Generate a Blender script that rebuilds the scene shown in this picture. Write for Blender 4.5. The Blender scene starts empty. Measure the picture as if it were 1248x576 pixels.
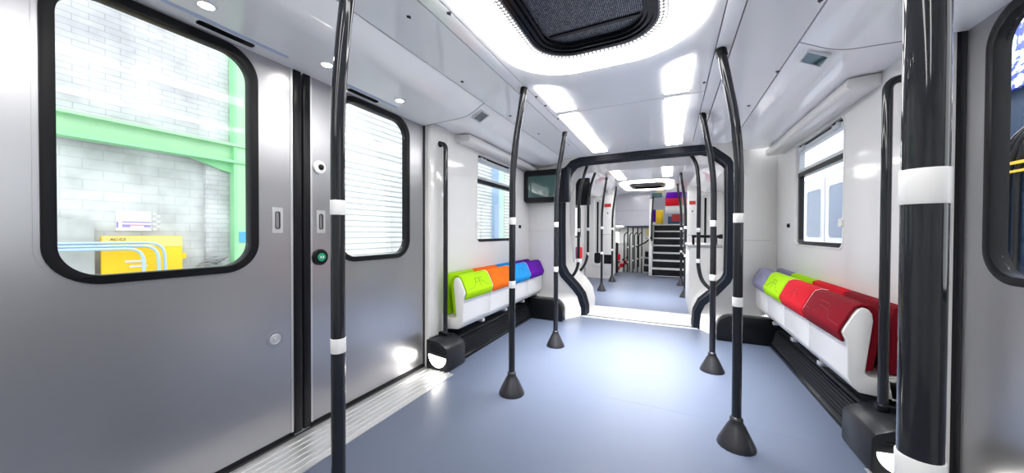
import bpy, bmesh, math, random
from mathutils import Vector, Matrix
from mathutils.geometry import tessellate_polygon
random.seed(7)
SC = bpy.context.scene
COL = SC.collection
PI = math.pi

# ------------------------------------------------------------------ materials
def nt(name):
    m = bpy.data.materials.new(name); m.use_nodes = True
    t = m.node_tree; b = t.nodes['Principled BSDF']
    return m, t, b

def mat(name, col, rough=.4, metal=0., coat=0., spec=.5, noise=0., nscale=20., stretch=(1, 1, 1), bump=0., rvar=0.):
    m, t, b = nt(name)
    b.inputs['Base Color'].default_value = (*col, 1)
    b.inputs['Roughness'].default_value = rough
    b.inputs['Metallic'].default_value = metal
    b.inputs['Coat Weight'].default_value = coat
    b.inputs['Coat Roughness'].default_value = .06
    b.inputs['Specular IOR Level'].default_value = spec
    if noise or bump or rvar:
        tc = t.nodes.new('ShaderNodeTexCoord'); mp = t.nodes.new('ShaderNodeMapping')
        mp.inputs['Scale'].default_value = stretch
        n = t.nodes.new('ShaderNodeTexNoise'); n.inputs['Scale'].default_value = nscale
        n.inputs['Detail'].default_value = 3
        t.links.new(tc.outputs['Object'], mp.inputs[0]); t.links.new(mp.outputs[0], n.inputs['Vector'])
        if noise:
            mx = t.nodes.new('ShaderNodeMix'); mx.data_type = 'RGBA'
            mx.inputs[6].default_value = (*[c * (1 - noise) for c in col], 1)
            mx.inputs[7].default_value = (*[min(1, c * (1 + noise)) for c in col], 1)
            t.links.new(n.outputs['Fac'], mx.inputs[0]); t.links.new(mx.outputs[2], b.inputs['Base Color'])
        if bump:
            bp = t.nodes.new('ShaderNodeBump'); bp.inputs['Strength'].default_value = bump; bp.inputs['Distance'].default_value = .002
            t.links.new(n.outputs['Fac'], bp.inputs['Height']); t.links.new(bp.outputs[0], b.inputs['Normal'])
        if rvar:
            mr = t.nodes.new('ShaderNodeMapRange'); mr.inputs[3].default_value = max(.01, rough - rvar); mr.inputs[4].default_value = rough + rvar
            t.links.new(n.outputs['Fac'], mr.inputs[0]); t.links.new(mr.outputs[0], b.inputs['Roughness'])
    return m

def emis(name, col, s):
    m, t, b = nt(name)
    b.inputs['Base Color'].default_value = (.9, .9, .9, 1)
    b.inputs['Emission Color'].default_value = (*col, 1); b.inputs['Emission Strength'].default_value = s
    b.inputs['Roughness'].default_value = .5
    return m

def glassmat(name, tint=(1, 1, 1), refl=1.0):
    m = bpy.data.materials.new(name); m.use_nodes = True; t = m.node_tree; t.nodes.clear()
    o = t.nodes.new('ShaderNodeOutputMaterial'); mx = t.nodes.new('ShaderNodeMixShader')
    tr = t.nodes.new('ShaderNodeBsdfTransparent'); tr.inputs[0].default_value = (*tint, 1)
    g = t.nodes.new('ShaderNodeBsdfGlossy'); g.inputs['Roughness'].default_value = .02
    f = t.nodes.new('ShaderNodeFresnel'); f.inputs[0].default_value = 1.45
    ml = t.nodes.new('ShaderNodeMath'); ml.operation = 'MULTIPLY'; ml.inputs[1].default_value = refl
    t.links.new(f.outputs[0], ml.inputs[0]); t.links.new(ml.outputs[0], mx.inputs[0])
    t.links.new(tr.outputs[0], mx.inputs[1]); t.links.new(g.outputs[0], mx.inputs[2]); t.links.new(mx.outputs[0], o.inputs[0])
    return m

def brick(name, c1, c2, mortar, scale, bw, rh, ms=.015, rough=.8):
    m, t, b = nt(name); b.inputs['Roughness'].default_value = rough
    tc = t.nodes.new('ShaderNodeTexCoord'); sp = t.nodes.new('ShaderNodeSeparateXYZ'); cb = t.nodes.new('ShaderNodeCombineXYZ')
    t.links.new(tc.outputs['Object'], sp.inputs[0]); t.links.new(sp.outputs['Y'], cb.inputs['X']); t.links.new(sp.outputs['Z'], cb.inputs['Y'])
    k = t.nodes.new('ShaderNodeTexBrick'); k.inputs['Scale'].default_value = scale
    k.inputs['Brick Width'].default_value = bw; k.inputs['Row Height'].default_value = rh; k.inputs['Mortar Size'].default_value = ms
    k.inputs['Color1'].default_value = (*c1, 1); k.inputs['Color2'].default_value = (*c2, 1); k.inputs['Mortar'].default_value = (*mortar, 1)
    t.links.new(cb.outputs[0], k.inputs['Vector'])
    n = t.nodes.new('ShaderNodeTexNoise'); n.inputs['Scale'].default_value = 3.0; n.inputs['Detail'].default_value = 5
    t.links.new(tc.outputs['Object'], n.inputs['Vector'])
    mx = t.nodes.new('ShaderNodeMix'); mx.data_type = 'RGBA'; mx.blend_type = 'MULTIPLY'; mx.inputs[0].default_value = 1
    rp = t.nodes.new('ShaderNodeMapRange'); rp.inputs[1].default_value = .35; rp.inputs[2].default_value = .65; rp.inputs[3].default_value = .68; rp.inputs[4].default_value = 1.0
    t.links.new(n.outputs['Fac'], rp.inputs[0])
    t.links.new(k.outputs['Color'], mx.inputs[6]); t.links.new(rp.outputs[0], mx.inputs[7]); t.links.new(mx.outputs[2], b.inputs['Base Color'])
    return m

def stripes(name, c1, c2, axis, per, duty=.5, rough=.5, soft=.1, metal=0.):
    m, t, b = nt(name); b.inputs['Roughness'].default_value = rough; b.inputs['Metallic'].default_value = metal
    tc = t.nodes.new('ShaderNodeTexCoord'); sp = t.nodes.new('ShaderNodeSeparateXYZ'); t.links.new(tc.outputs['Object'], sp.inputs[0])
    d = t.nodes.new('ShaderNodeMath'); d.operation = 'DIVIDE'; d.inputs[1].default_value = per
    f = t.nodes.new('ShaderNodeMath'); f.operation = 'FRACT'
    t.links.new(sp.outputs[axis], d.inputs[0]); t.links.new(d.outputs[0], f.inputs[0])
    r = t.nodes.new('ShaderNodeValToRGB'); e = r.color_ramp.elements
    e[0].position = duty - soft; e[0].color = (*c1, 1); e[1].position = min(1, duty + soft); e[1].color = (*c2, 1)
    t.links.new(f.outputs[0], r.inputs[0]); t.links.new(r.outputs[0], b.inputs['Base Color'])
    return m

def checker(name, c1, c2, scale, rough=.4):
    m, t, b = nt(name); b.inputs['Roughness'].default_value = rough
    tc = t.nodes.new('ShaderNodeTexCoord'); n = t.nodes.new('ShaderNodeTexNoise'); n.inputs['Scale'].default_value = scale; n.inputs['Detail'].default_value = 2
    n.inputs['Distortion'].default_value = 2.5
    r = t.nodes.new('ShaderNodeValToRGB'); r.color_ramp.interpolation = 'CONSTANT'
    r.color_ramp.elements[0].color = (*c1, 1); r.color_ramp.elements[1].position = .5; r.color_ramp.elements[1].color = (*c2, 1)
    t.links.new(tc.outputs['Object'], n.inputs['Vector']); t.links.new(n.outputs['Fac'], r.inputs[0]); t.links.new(r.outputs[0], b.inputs['Base Color'])
    return m

def perforated(name, c1, c2, scale):
    m, t, b = nt(name); b.inputs['Roughness'].default_value = .35; b.inputs['Metallic'].default_value = .3
    tc = t.nodes.new('ShaderNodeTexCoord'); v = t.nodes.new('ShaderNodeTexVoronoi'); v.inputs['Scale'].default_value = scale; v.inputs['Randomness'].default_value = .15
    r = t.nodes.new('ShaderNodeValToRGB'); r.color_ramp.elements[0].position = .25; r.color_ramp.elements[0].color = (*c2, 1)
    r.color_ramp.elements[1].position = .4; r.color_ramp.elements[1].color = (*c1, 1)
    t.links.new(tc.outputs['Object'], v.inputs['Vector']); t.links.new(v.outputs['Distance'], r.inputs[0]); t.links.new(r.outputs[0], b.inputs['Base Color'])
    return m

M = dict(
    ceil=mat('gloss white ceiling panel', (.94, .94, .955), .055, rvar=.012, nscale=2, spec=.6),
    ceil2=mat('white door header panel', (.94, .94, .955), .06, rvar=.012, nscale=2, spec=.6),
    wall=mat('warm white wall panel', (.765, .755, .74), .10, rvar=.02, nscale=3),
    whitep=mat('white plastic', (.80, .79, .78), .35, rvar=.05, nscale=8),
    steel=mat('brushed door steel', (.455, .455, .475), .29, metal=.85, noise=.008, nscale=6, stretch=(1, 60, 1), rvar=.004),
    steeld=mat('recess steel', (.42, .42, .44), .3, metal=.9, rvar=.05),
    alu=mat('aluminium', (.66, .66, .67), .36, metal=.75, noise=.02, nscale=30, stretch=(1, .05, 1)),
    alup=mat('light grey painted frame', (.55, .58, .62), .3, rvar=.05),
    rubber=mat('black rubber', (.008, .008, .010), .35, rvar=.01, nscale=30, spec=.18),
    rubg=mat('dark blue black gangway rubber', (.009, .013, .022), .36, rvar=.01, nscale=12, spec=.22),
    black=mat('black plastic', (.007, .008, .010), .26, rvar=.01, nscale=30, spec=.22),
    dark=mat('charcoal plastic', (.014, .015, .018), .28, rvar=.01, nscale=30, spec=.28),
    pole=mat('anthracite pole enamel', (.016, .018, .023), .06, coat=.1, spec=.4, rvar=.03, nscale=20),
    cone=mat('dark grey cast metal', (.045, .045, .052), .3, metal=.6, rvar=.03),
    band=mat('white marking band', (.82, .82, .82), .4, rvar=.04),
    floor=mat('blue grey speckled floor', (.080, .099, .148), .36, noise=.22, nscale=260, bump=.05, spec=.55),
    seam=mat('floor weld seam', (.10, .13, .20), .4, rvar=.03),
    gap=mat('shadow gap', (.02, .02, .024), .7, rvar=.02),
    gapg=mat('panel joint grey', (.22, .22, .25), .6, rvar=.02),
    lamp=emis('ceiling lamp diffuser', (1, .985, .96), 6.),
    lamp2=emis('downlight lens', (1, .95, .86), 30.),
    plate=mat('pale grey plate', (.34, .34, .35), .5, noise=.05, nscale=20),
    nosing=mat('pale step edge', (.72, .72, .73), .5, noise=.03, nscale=20),
    cab=mat('dark blue cab', (.012, .035, .085), .55, spec=.12, noise=.3, nscale=3),
    border=mat('grey bead carrier', (.16, .16, .17), .4, rvar=.03),
    led=emis('led bead', (1, .95, .92), .9),
    step=emis('step light lens', (1, .95, .85), 6.),
    grille=perforated('perforated dark grille', (.02, .024, .036), (.50, .52, .58), 120),
    glass=glassmat('window glass', (.985, .995, .99), .35),
    glassd=glassmat('dark tinted glass', (.28, .36, .46), 1.2),
    paleblue=mat('pale blue strip', (.50, .60, .80), .3, rvar=.03),
    screen=mat('dark display glass', (.03, .085, .08), .05, coat=1., rvar=.01),  # teal in the base colour imitates a greenish reflection
    lime=mat('lime seat fabric', (.34, .62, .004), .75, noise=.10, nscale=90, bump=.3, spec=.15),
    orange=mat('orange seat fabric', (.80, .14, .006), .75, noise=.10, nscale=90, bump=.3, spec=.15),
    blue=mat('sky blue seat fabric', (.015, .25, .62), .75, noise=.10, nscale=90, bump=.3, spec=.15),
    purple=mat('purple seat fabric', (.10, .004, .30), .75, noise=.10, nscale=90, bump=.3, spec=.15),
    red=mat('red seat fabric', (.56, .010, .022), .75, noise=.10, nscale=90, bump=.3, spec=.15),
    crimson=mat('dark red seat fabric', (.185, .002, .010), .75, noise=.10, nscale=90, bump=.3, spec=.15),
    lav=mat('lavender grey seat fabric', (.22, .215, .32), .75, noise=.10, nscale=90, bump=.3, spec=.15),
    green=mat('green button lens', (.01, .30, .16), .25, rvar=.03),
    redp=mat('red plastic', (.55, .03, .03), .4, rvar=.03),
    yellow=mat('yellow painted steel', (.95, .58, .01), .45, noise=.08, nscale=6),
    yellowp=mat('worn yellow paint', (.92, .70, .22), .5, noise=.1, nscale=8),
    sky=mat('pale blue steel', (.45, .62, .85), .35, metal=.2, rvar=.05),
    bluesign=mat('blue sign paint', (.10, .42, .85), .4, rvar=.05),
    conc=mat('grey concrete', (.46, .48, .47), .85, noise=.18, nscale=9, bump=.2),
    ggreen=mat('pale green painted steel', (.40, .68, .42), .5, noise=.10, nscale=4),
    mint=mat('mint painted steel', (.62, .86, .80), .5, noise=.06, nscale=4),
    ggreen2=mat('green painted steel', (.30, .68, .36), .5, noise=.10, nscale=4),
    band2=mat('white shutter enamel', (.93, .94, .94), .6, rvar=.03),
    paper=mat('white paper', (.72, .72, .72), .7, noise=.02, nscale=9),
    ink=mat('dark ink', (.05, .05, .06), .6, rvar=.02),
    violet=mat('violet print', (.35, .28, .65), .7, rvar=.02),
    pink=mat('pink print', (.85, .35, .48), .7, rvar=.02),
    ground=mat('depot concrete ground', (.42, .42, .41), .8, noise=.15, nscale=5),
    greyp=mat('grey partition laminate', (.50, .50, .56), .15, rvar=.03),
    greyt=mat('grey worktop', (.36, .36, .37), .3, rvar=.04),
    trainw=mat('train body white', (.80, .83, .92), .35, rvar=.04),
    trainb=mat('train window blue black', (.06, .11, .22), .12, rvar=.03),
    checks=mat('neutral', (.5, .5, .5), .5),
    graf=checker('blue and white sheet', (.75, .82, .95), (.02, .06, .55), 5),
    bricks=brick('white painted brick', (.70, .70, .72), (.64, .645, .67), (.50, .51, .54), 1, .20, .058, .004),
    block=brick('pale concrete block', (.70, .73, .72), (.67, .70, .70), (.60, .63, .63), 1, .26, .10, .006),
    shutter=stripes('white roller shutter', (.76, .79, .82), (.93, .94, .94), 'Z', .1, .12, .5, .06),
    ribs=stripes('ribbed aluminium plate', (.35, .35, .36), (.82, .82, .83), 'X', .052, .5, .3, .25, .7),
    dots=checker('studded plate', (.5, .5, .5), (.7, .7, .7), 60),
)

# ------------------------------------------------------------------ mesh builder
class MB:
    def __init__(s): s.v = []; s.f = []
    def box(s, x0, x1, y0, y1, z0, z1):
        b = len(s.v)
        s.v += [(x, y, z) for z in (z0, z1) for y in (y0, y1) for x in (x0, x1)]
        s.f += [tuple(b + i for i in q) for q in ((0, 2, 3, 1), (4, 5, 7, 6), (0, 1, 5, 4), (2, 6, 7, 3), (0, 4, 6, 2), (1, 3, 7, 5))]
        return s
    def prism(s, loops, w0, w1, fn):
        """2-D loops (first outer, then holes) extruded between w0 and w1; fn(u, v, w) -> xyz"""
        b = len(s.v); flat = [p for l in loops for p in l]; n = len(flat)
        tris = tessellate_polygon([[Vector((p[0], p[1], 0)) for p in l] for l in loops])
        s.v += [fn(u, v, w0) for u, v in flat] + [fn(u, v, w1) for u, v in flat]
        if len(loops) == 1:
            s.f += [tuple(b + i for i in range(n))[::-1], tuple(b + n + i for i in range(n))]
        else:
            for t in tris: s.f += [tuple(b + i for i in t)[::-1], tuple(b + n + i for i in t)]
        k = 0
        for l in loops:
            m = len(l)
            for i in range(m):
                j = (i + 1) % m
                s.f.append((b + k + i, b + k + j, b + n + k + j, b + n + k + i))
            k += m
        return s
    def tube(s, path, r, seg=16, cap=True, rad=None):
        P = [Vector(p) for p in path]; b = len(s.v); n = len(P)
        t0 = (P[1] - P[0]).normalized()
        up = Vector((0, 1, 0)) if abs(t0.y) < .9 else Vector((1, 0, 0))
        nrm = (up - t0 * up.dot(t0)).normalized()
        for i in range(n):
            t = ((P[min(i + 1, n - 1)] - P[max(i - 1, 0)])).normalized()
            nrm = (nrm - t * nrm.dot(t)).normalized(); bi = t.cross(nrm)
            rr = rad[i] if rad else r
            for k in range(seg):
                a = 2 * PI * k / seg
                s.v.append(tuple(P[i] + nrm * (math.cos(a) * rr) + bi * (math.sin(a) * rr)))
        for i in range(n - 1):
            for k in range(seg):
                k2 = (k + 1) % seg
                s.f.append((b + i * seg + k, b + i * seg + k2, b + (i + 1) * seg + k2, b + (i + 1) * seg + k))
        if cap:
            s.f.append(tuple(b + k for k in range(seg))[::-1]); s.f.append(tuple(b + (n - 1) * seg + k for k in range(seg)))
        return s
    def lathe(s, prof, c, axis='Z', seg=32, flute=0.):
        """prof: (radius, height) pairs about an axis through c"""
        b = len(s.v); n = len(prof)
        for r, h in prof:
            for k in range(seg):
                a = 2 * PI * k / seg; rr = r * (1 - (flute if k % 2 else 0))
                u, v = rr * math.cos(a), rr * math.sin(a)
                p = (u, v, h) if axis == 'Z' else ((h, u, v) if axis == 'X' else (u, h, v))
                s.v.append((c[0] + p[0], c[1] + p[1], c[2] + p[2]))
        for i in range(n - 1):
            for k in range(seg):
                k2 = (k + 1) % seg
                s.f.append((b + i * seg + k, b + i * seg + k2, b + (i + 1) * seg + k2, b + (i + 1) * seg + k))
        s.f.append(tuple(b + k for k in range(seg))[::-1]); s.f.append(tuple(b + (n - 1) * seg + k for k in range(seg)))
        return s
    def strip(s, A, B):
        """ruled surface between two point rows"""
        b = len(s.v); n = len(A); s.v += [tuple(p) for p in A] + [tuple(p) for p in B]
        for i in range(n - 1): s.f.append((b + i, b + i + 1, b + n + i + 1, b + n + i))
        return s

def origin(o):
    while o.parent: o = o.parent
    return o.location

def build(name, mb, m, parent=None, bevel=0., seg=2, loc=None, angle=35, **props):
    me = bpy.data.meshes.new(name)
    L = Vector(origin(parent)) if parent else (Vector(loc) if loc else None)
    if L is None:
        xs, ys, zs = zip(*mb.v)
        L = Vector(((min(xs) + max(xs)) / 2, (min(ys) + max(ys)) / 2, min(zs)))
    me.from_pydata([tuple(Vector(v) - L) for v in mb.v], [], mb.f)
    bm = bmesh.new(); bm.from_mesh(me)
    bmesh.ops.recalc_face_normals(bm, faces=bm.faces)
    if bevel:
        bmesh.ops.remove_doubles(bm, verts=bm.verts, dist=1e-5)
        es = [e for e in bm.edges if len(e.link_faces) == 2 and e.calc_face_angle(0) > math.radians(40)]
        bmesh.ops.bevel(bm, geom=es, offset=bevel, segments=seg, profile=.5, affect='EDGES', clamp_overlap=True)
    bm.to_mesh(me); bm.free()
    me.polygons.foreach_set('use_smooth', [True] * len(me.polygons))
    me.set_sharp_from_angle(angle=math.radians(angle))
    me.materials.append(m)
    o = bpy.data.objects.new(name, me); COL.objects.link(o)
    if parent: o.parent = parent
    else: o.location = L
    for k, v in props.items(): o[k] = v
    return o

def thing(name, label, cat, loc=(0, 0, 0), group=None):
    o = bpy.data.objects.new(name, None); COL.objects.link(o); o.location = loc; o.empty_display_size = .05
    o['label'] = label; o['category'] = cat
    if group: o['group'] = group
    return o

def solo(name, mb, m, label, cat, group=None, bevel=0., **k):
    o = build(name, mb, m, None, bevel, **k); o['label'] = label; o['category'] = cat
    if group: o['group'] = group
    return o

def struct(name, mb, m, parent=None, bevel=0., **k):
    o = build(name, mb, m, parent, bevel, **k)
    if not parent: o['kind'] = 'structure'
    return o

YZ = lambda u, v, w: (w, u, v)      # loop in (y, z), extruded along x
XZ = lambda u, v, w: (u, w, v)      # loop in (x, z), extruded along y
XY = lambda u, v, w: (u, v, w)      # loop in (x, y), extruded along z

def rrect(a0, a1, b0, b1, r, n=8):
    pts = []
    for cx, cy, s in ((a1 - r, b1 - r, 0), (a0 + r, b1 - r, 1), (a0 + r, b0 + r, 2), (a1 - r, b0 + r, 3)):
        for i in range(n + 1):
            a = (s + i / n) * PI / 2; pts.append((cx + r * math.cos(a), cy + r * math.sin(a)))
    return pts
def rect(a0, a1, b0, b1): return [(a1, b1), (a0, b1), (a0, b0), (a1, b0)]
def circ(cx, cy, r, n=24): return [(cx + r * math.cos(2 * PI * i / n), cy + r * math.sin(2 * PI * i / n)) for i in range(n)]

def smooth_path(pts, k=6, rr=.5):
    """round the inner corners of a polyline"""
    P = [Vector(p) for p in pts]; out = [P[0]]
    for i in range(1, len(P) - 1):
        a, b, c = P[i - 1], P[i], P[i + 1]
        d = min((a - b).length, (c - b).length) * rr
        s, e = b + (a - b).normalized() * d, b + (c - b).normalized() * d
        for j in range(k + 1):
            t = j / k; out.append(s * (1 - t) ** 2 + b * 2 * t * (1 - t) + e * t * t)
    out.append(P[-1]); return out

def text(name, body, size, m, parent, mtx, ext=.0006):
    cu = bpy.data.curves.new(name, 'FONT'); cu.body = body; cu.size = size; cu.extrude = ext; cu.align_x = 'CENTER'; cu.align_y = 'CENTER'
    tmp = bpy.data.objects.new('tmp', cu); COL.objects.link(tmp)
    dg = bpy.context.evaluated_depsgraph_get()
    me = bpy.data.meshes.new_from_object(tmp.evaluated_get(dg)); bpy.data.objects.remove(tmp)
    L = Vector(origin(parent))
    me.transform(Matrix.Translation(-L) @ mtx); me.materials.clear(); me.materials.append(m)
    o = bpy.data.objects.new(name, me); COL.objects.link(o); o.parent = parent
    return o

# ------------------------------------------------------------------ layout
CX = -.335                      # centre line of the car
WL, WR = -1.77, 1.05            # seat bay walls
DL, DR = -1.81, 1.13            # inner faces of the door leaves
DY0, DY1 = .10, 2.10            # door opening
YE, YB = 4.12, -2.4             # gangway end wall, closing wall behind the camera
ZC = 2.07

# ------------------------------------------------------------------ floor, thresholds
struct('floor', MB().box(-1.85, 1.2, YB - .05, 4.33, -.05, 0), M['floor'])
struct('floor', MB().box(-2.05, 1.1, 5.03, 9.34, -.05, 0), M['floor'])
struct('trim_1', MB().box(-1.1, .95, 2.262, 2.266, 0, .0006), M['seam'])
for n, (x0, x1) in (('trim_2', (-1.80, -1.505)), ('trim_3', (.83, 1.12))):
    mb = MB().box(x0, x1, DY0, DY1, 0, .004)
    for i in range(6):
        x = x0 + .03 + i * (x1 - x0 - .05) / 6
        mb.box(x, x + .022, DY0, DY1, .004, .009)
    struct(n, mb, M['alu'])
struct('trim_4', MB().box(-1.806, -1.80, DY0, DY1, 0, .012).box(1.12, 1.126, DY0, DY1, 0, .012), M['gap'])

# ------------------------------------------------------------------ ceiling (lengthwise panels with joints between)
RX0, RX1, RY0, RY1 = -.83, .135, .2, 1.95      # lit ring outline
HX0, HX1, HY0, HY1 = -.645, -.05, .40, 1.77    # dark opening
mb = MB().prism([rect(CX - .54, CX + .54, YB, YE), rrect(HX0, HX1, HY0, HY1, .2)], ZC, ZC + .02, XY)
struct('ceiling', mb, M['ceil'])
struct('ceiling', MB().box(CX - 1.55, CX + 1.6, YB, YE, 2.30, 2.32), M['gap'])
for sgn in (-1, 1):
    X = lambda u: CX + sgn * u
    # narrow strip that carries the poles
    struct('ceiling', MB().prism([[(X(.545), ZC), (X(.612), 2.062), (X(.612), 2.10), (X(.545), 2.10)]], YB, YE, XZ), M['ceil'])
    # outer flat panel
    struct('ceiling', MB().prism([[(X(.618), 2.062), (X(.90), 2.05), (X(.90), 2.09), (X(.618), 2.09)]], YB, YE, XZ), M['ceil'])
    struct('trim_5', MB().box(min(X(.535), X(.62)), max(X(.535), X(.62)), YB, YE, 2.10, 2.12).box(min(X(.89), X(.92)), max(X(.89), X(.92)), YB, YE, 2.092, 2.11), M['gap'])
    # door header: rounded slope down to a flat soffit
    w = 1.475 if sgn < 0 else 1.465
    def hdr(w, zs, zw):
        pts = smooth_path([(X(.908), 2.05, 0), (X(1.05), zs, 0), (X(w), zw, 0)], 6, .45)
        lo = [(p.x, p.y) for p in pts]
        return lo + [(X(w), 2.2), (X(.908), 2.2)]
    struct('ceiling', MB().prism([hdr(w, 1.972, 1.962)], DY0 - .02, DY1 - .002, XZ), M['ceil2'])
    wb = 1.46 if sgn < 0 else 1.41
    for y0, y1 in ((YB, DY0 - .026), (DY1 + .003, YE + .12)):
        struct('ceiling', MB().prism([hdr(wb, 1.985, 2.0)], y0, y1, XZ), M['ceil'])
for sgn, w in ((-1, 1.46), (1, 1.41)):
    X = lambda u: CX + sgn * u
    q = [(p.x, p.y) for p in smooth_path([(X(.908), 2.0492, 0), (X(1.05), 1.9712, 0), (X(w), 1.9612, 0)], 6, .45)]
    struct('trim_16', MB().prism([q + [(x, z + .03) for x, z in q[::-1]]], DY1 - .003, DY1 + .004, XZ), M['gapg'])
# crosswise joint between the two halves of the centre panel
struct('trim_6', MB().box(CX - .54, CX + .54, 2.605, 2.608, ZC - .0008, ZC), M['gapg'])

# coves above the bay windows
def cove(nm, wx, s, y0, y1):
    pr = [(wx, 1.995), (wx + s * .145, 1.985), (wx + s * .15, 1.935), (wx + s * .13, 1.918), (wx, 1.925)]
    struct(nm, MB().prism([pr], y0, y1, XZ), M['wall'], bevel=.008)
    struct(nm, MB().box(min(wx + s * .115, wx + s * .112), max(wx + s * .115, wx + s * .112), y0 + .03, y1, 1.985, 1.990), M['gapg'])
cove('trim_7', WL, 1, 2.50, YE + .08)
cove('trim_8', WR, -1, 2.53, YE + .2)

# ------------------------------------------------------------------ lit ceiling ring with dark grille
def ceiling_ring(label, x0, x1, y0, y1, hx0, hx1, hy0, hy1, z, rO, rI, beads=True):
    t = thing('ceiling_light_ring', label, 'ceiling light', ((x0 + x1) / 2, (y0 + y1) / 2, z))
    build('diffuser', MB().prism([rrect(x0, x1, y0, y1, rO, 14), rrect(hx0 - .04, hx1 + .04, hy0 - .04, hy1 + .04, rI + .03, 14)], z - .014, z - .0005, XY), M['lamp'], t, bevel=.004)
    build('bead_border', MB().prism([rrect(hx0 - .04, hx1 + .04, hy0 - .04, hy1 + .04, rI + .03, 14), rrect(hx0 + .004, hx1 - .004, hy0 + .004, hy1 - .004, rI, 14)], z - .006, z - .0005, XY), M['border'], t)
    if beads:
        base = rrect(hx0 - .018, hx1 + .018, hy0 - .018, hy1 + .018, rI + .015, 14)
        pts = [Vector((p[0], p[1], 0)) for p in base] + [Vector((base[0][0], base[0][1], 0))]
        mb = MB(); acc = 0; step = .021
        for a, b in zip(pts, pts[1:]):
            L = (b - a).length; d = (b - a).normalized() if L else None
            while L and acc < L:
                p = a + d * acc; nr = Vector((-d.y, d.x, 0))
                for off in (-.008, .008):
                    q = p + nr * off
                    mb.lathe([(.0065, z - .0062), (.0058, z - .009), (.002, z - .0105)], (q.x, q.y, 0), 'Z', 6)
                acc += step
            acc -= L
        build('led_beads', mb, M['led'], t, kind='stuff')
    # recess frame and its perforated cover
    fr = MB()
    for k, (ins, dz0, dz1) in enumerate(((.0, -.005, .03), (.022, .002, .034), (.04, .012, .04))):
        fr.prism([rrect(hx0 + ins, hx1 - ins, hy0 + ins, hy1 - ins, max(.05, rI - ins), 12), rrect(hx0 + ins + .023, hx1 - ins - .023, hy0 + ins + .023, hy1 - ins - .023, max(.04, rI - ins - .023), 12)], z + dz0, z + dz1, XY)
    build('recess_frame', fr, M['black'], t)
    build('grille_panel', MB().prism([rrect(hx0 + .05, hx1 - .05, hy0 + .05, hy1 - .05, max(.05, rI - .05), 12)], z + .032, z + .045, XY), M['grille'], t)
    n = 4
    for i in range(n):
        y = hy0 + (i + .7) * (hy1 - hy0) / (n + .2)
        build('cross_bar', MB().box(hx0 + .08, hx1 - .08, y, y + .02, z + .024, z + .033), M['dark'], t)
    return t
ceiling_ring('large glowing rounded ceiling ring around a dark perforated grille, nearest the doors', RX0, RX1, RY0, RY1, HX0, HX1, HY0, HY1, ZC, .34, .2)

def light_panel(label, pts, z, grp=None):
    xs = [p[0] for p in pts]; ys = [p[1] for p in pts]
    t = thing('ceiling_light', label, 'ceiling light', (sum(xs) / len(xs), sum(ys) / len(ys), z))
    build('diffuser', MB().prism([pts], z - .009, z - .0005, XY), M['lamp'], t)
    cx, cy = sum(xs) / len(xs), sum(ys) / len(ys)
    out = [(cx + (x - cx) * 1.03, cy + (y - cy) * 1.008) for x, y in pts]
    build('rim', MB().prism([out, pts], z - .004, z - .0005, XY), M['ceil'], t)
def curved_end(xin, xout, y_in, y_out, yend):
    """short panel whose near end follows the ring's rounded corner"""
    n = 8; arc = []
    for i in range(n + 1):
        t = i / n; arc.append((xout + (xin - xout) * t, y_out + (y_in - y_out) * (t ** 2.2)))
    return arc + [(xin, yend), (xout, yend)]
light_panel('short ceiling light with a curved near end, left row beside the glowing ring', curved_end(-.665, -.825, 2.16, 2.055, 2.53), ZC)
light_panel('short ceiling light with a curved near end, right row beside the glowing ring', curved_end(-.043, .108, 2.16, 2.055, 2.53), ZC)
light_panel('long straight ceiling light, left row, ending above the gangway frame', rect(-.835, -.675, 2.64, 3.99), ZC)
light_panel('long straight ceiling light, right row, ending above the gangway frame', rect(-.045, .103, 2.64, 3.99), ZC)
light_panel('ceiling light behind the camera on the left row', rect(-.83, -.67, -1.9, .02), ZC)
light_panel('ceiling light behind the camera on the right row', rect(-.045, .105, -1.9, .02), ZC)

# downlights and air slots in the left door header
for lab, y in (('round downlight above the large near door window', .637), ('round downlight above the join of the two door leaves', 1.128), ('round downlight nearest the bay, above the shutter window', 1.636)):
    t = thing('downlight', lab, 'downlight', (-1.605, y, 1.965))
    build('lens', MB().lathe([(.024, -.0035), (.024, .002)], (-1.605, y, 1.966), 'Z', 24), M['lamp2'], t)
    build('rim', MB().prism([circ(-1.605, y, .034), circ(-1.605, y, .024)], 1.9615, 1.967, XY), M['ceil'], t)
for lab, y0, y1 in (('black air slot beside a pale blue strip above the near door leaf', .665, .87), ('black air slot beside a pale blue strip above the shutter window', 1.37, 1.59)):
    t = thing('ceiling_vent', lab, 'air vent', (-1.75, (y0 + y1) / 2, 1.962))
    build('slot', MB().prism([rrect(-1.772, -1.737, y0, y1, .012)], 1.9595, 1.964, XY), M['black'], t)
    build('strip', MB().prism([rrect(-1.722, -1.702, y0 - .12, y1 + .13, .009)], 1.961, 1.9665, XY), M['paleblue'], t, label='pale blue strip')

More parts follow.
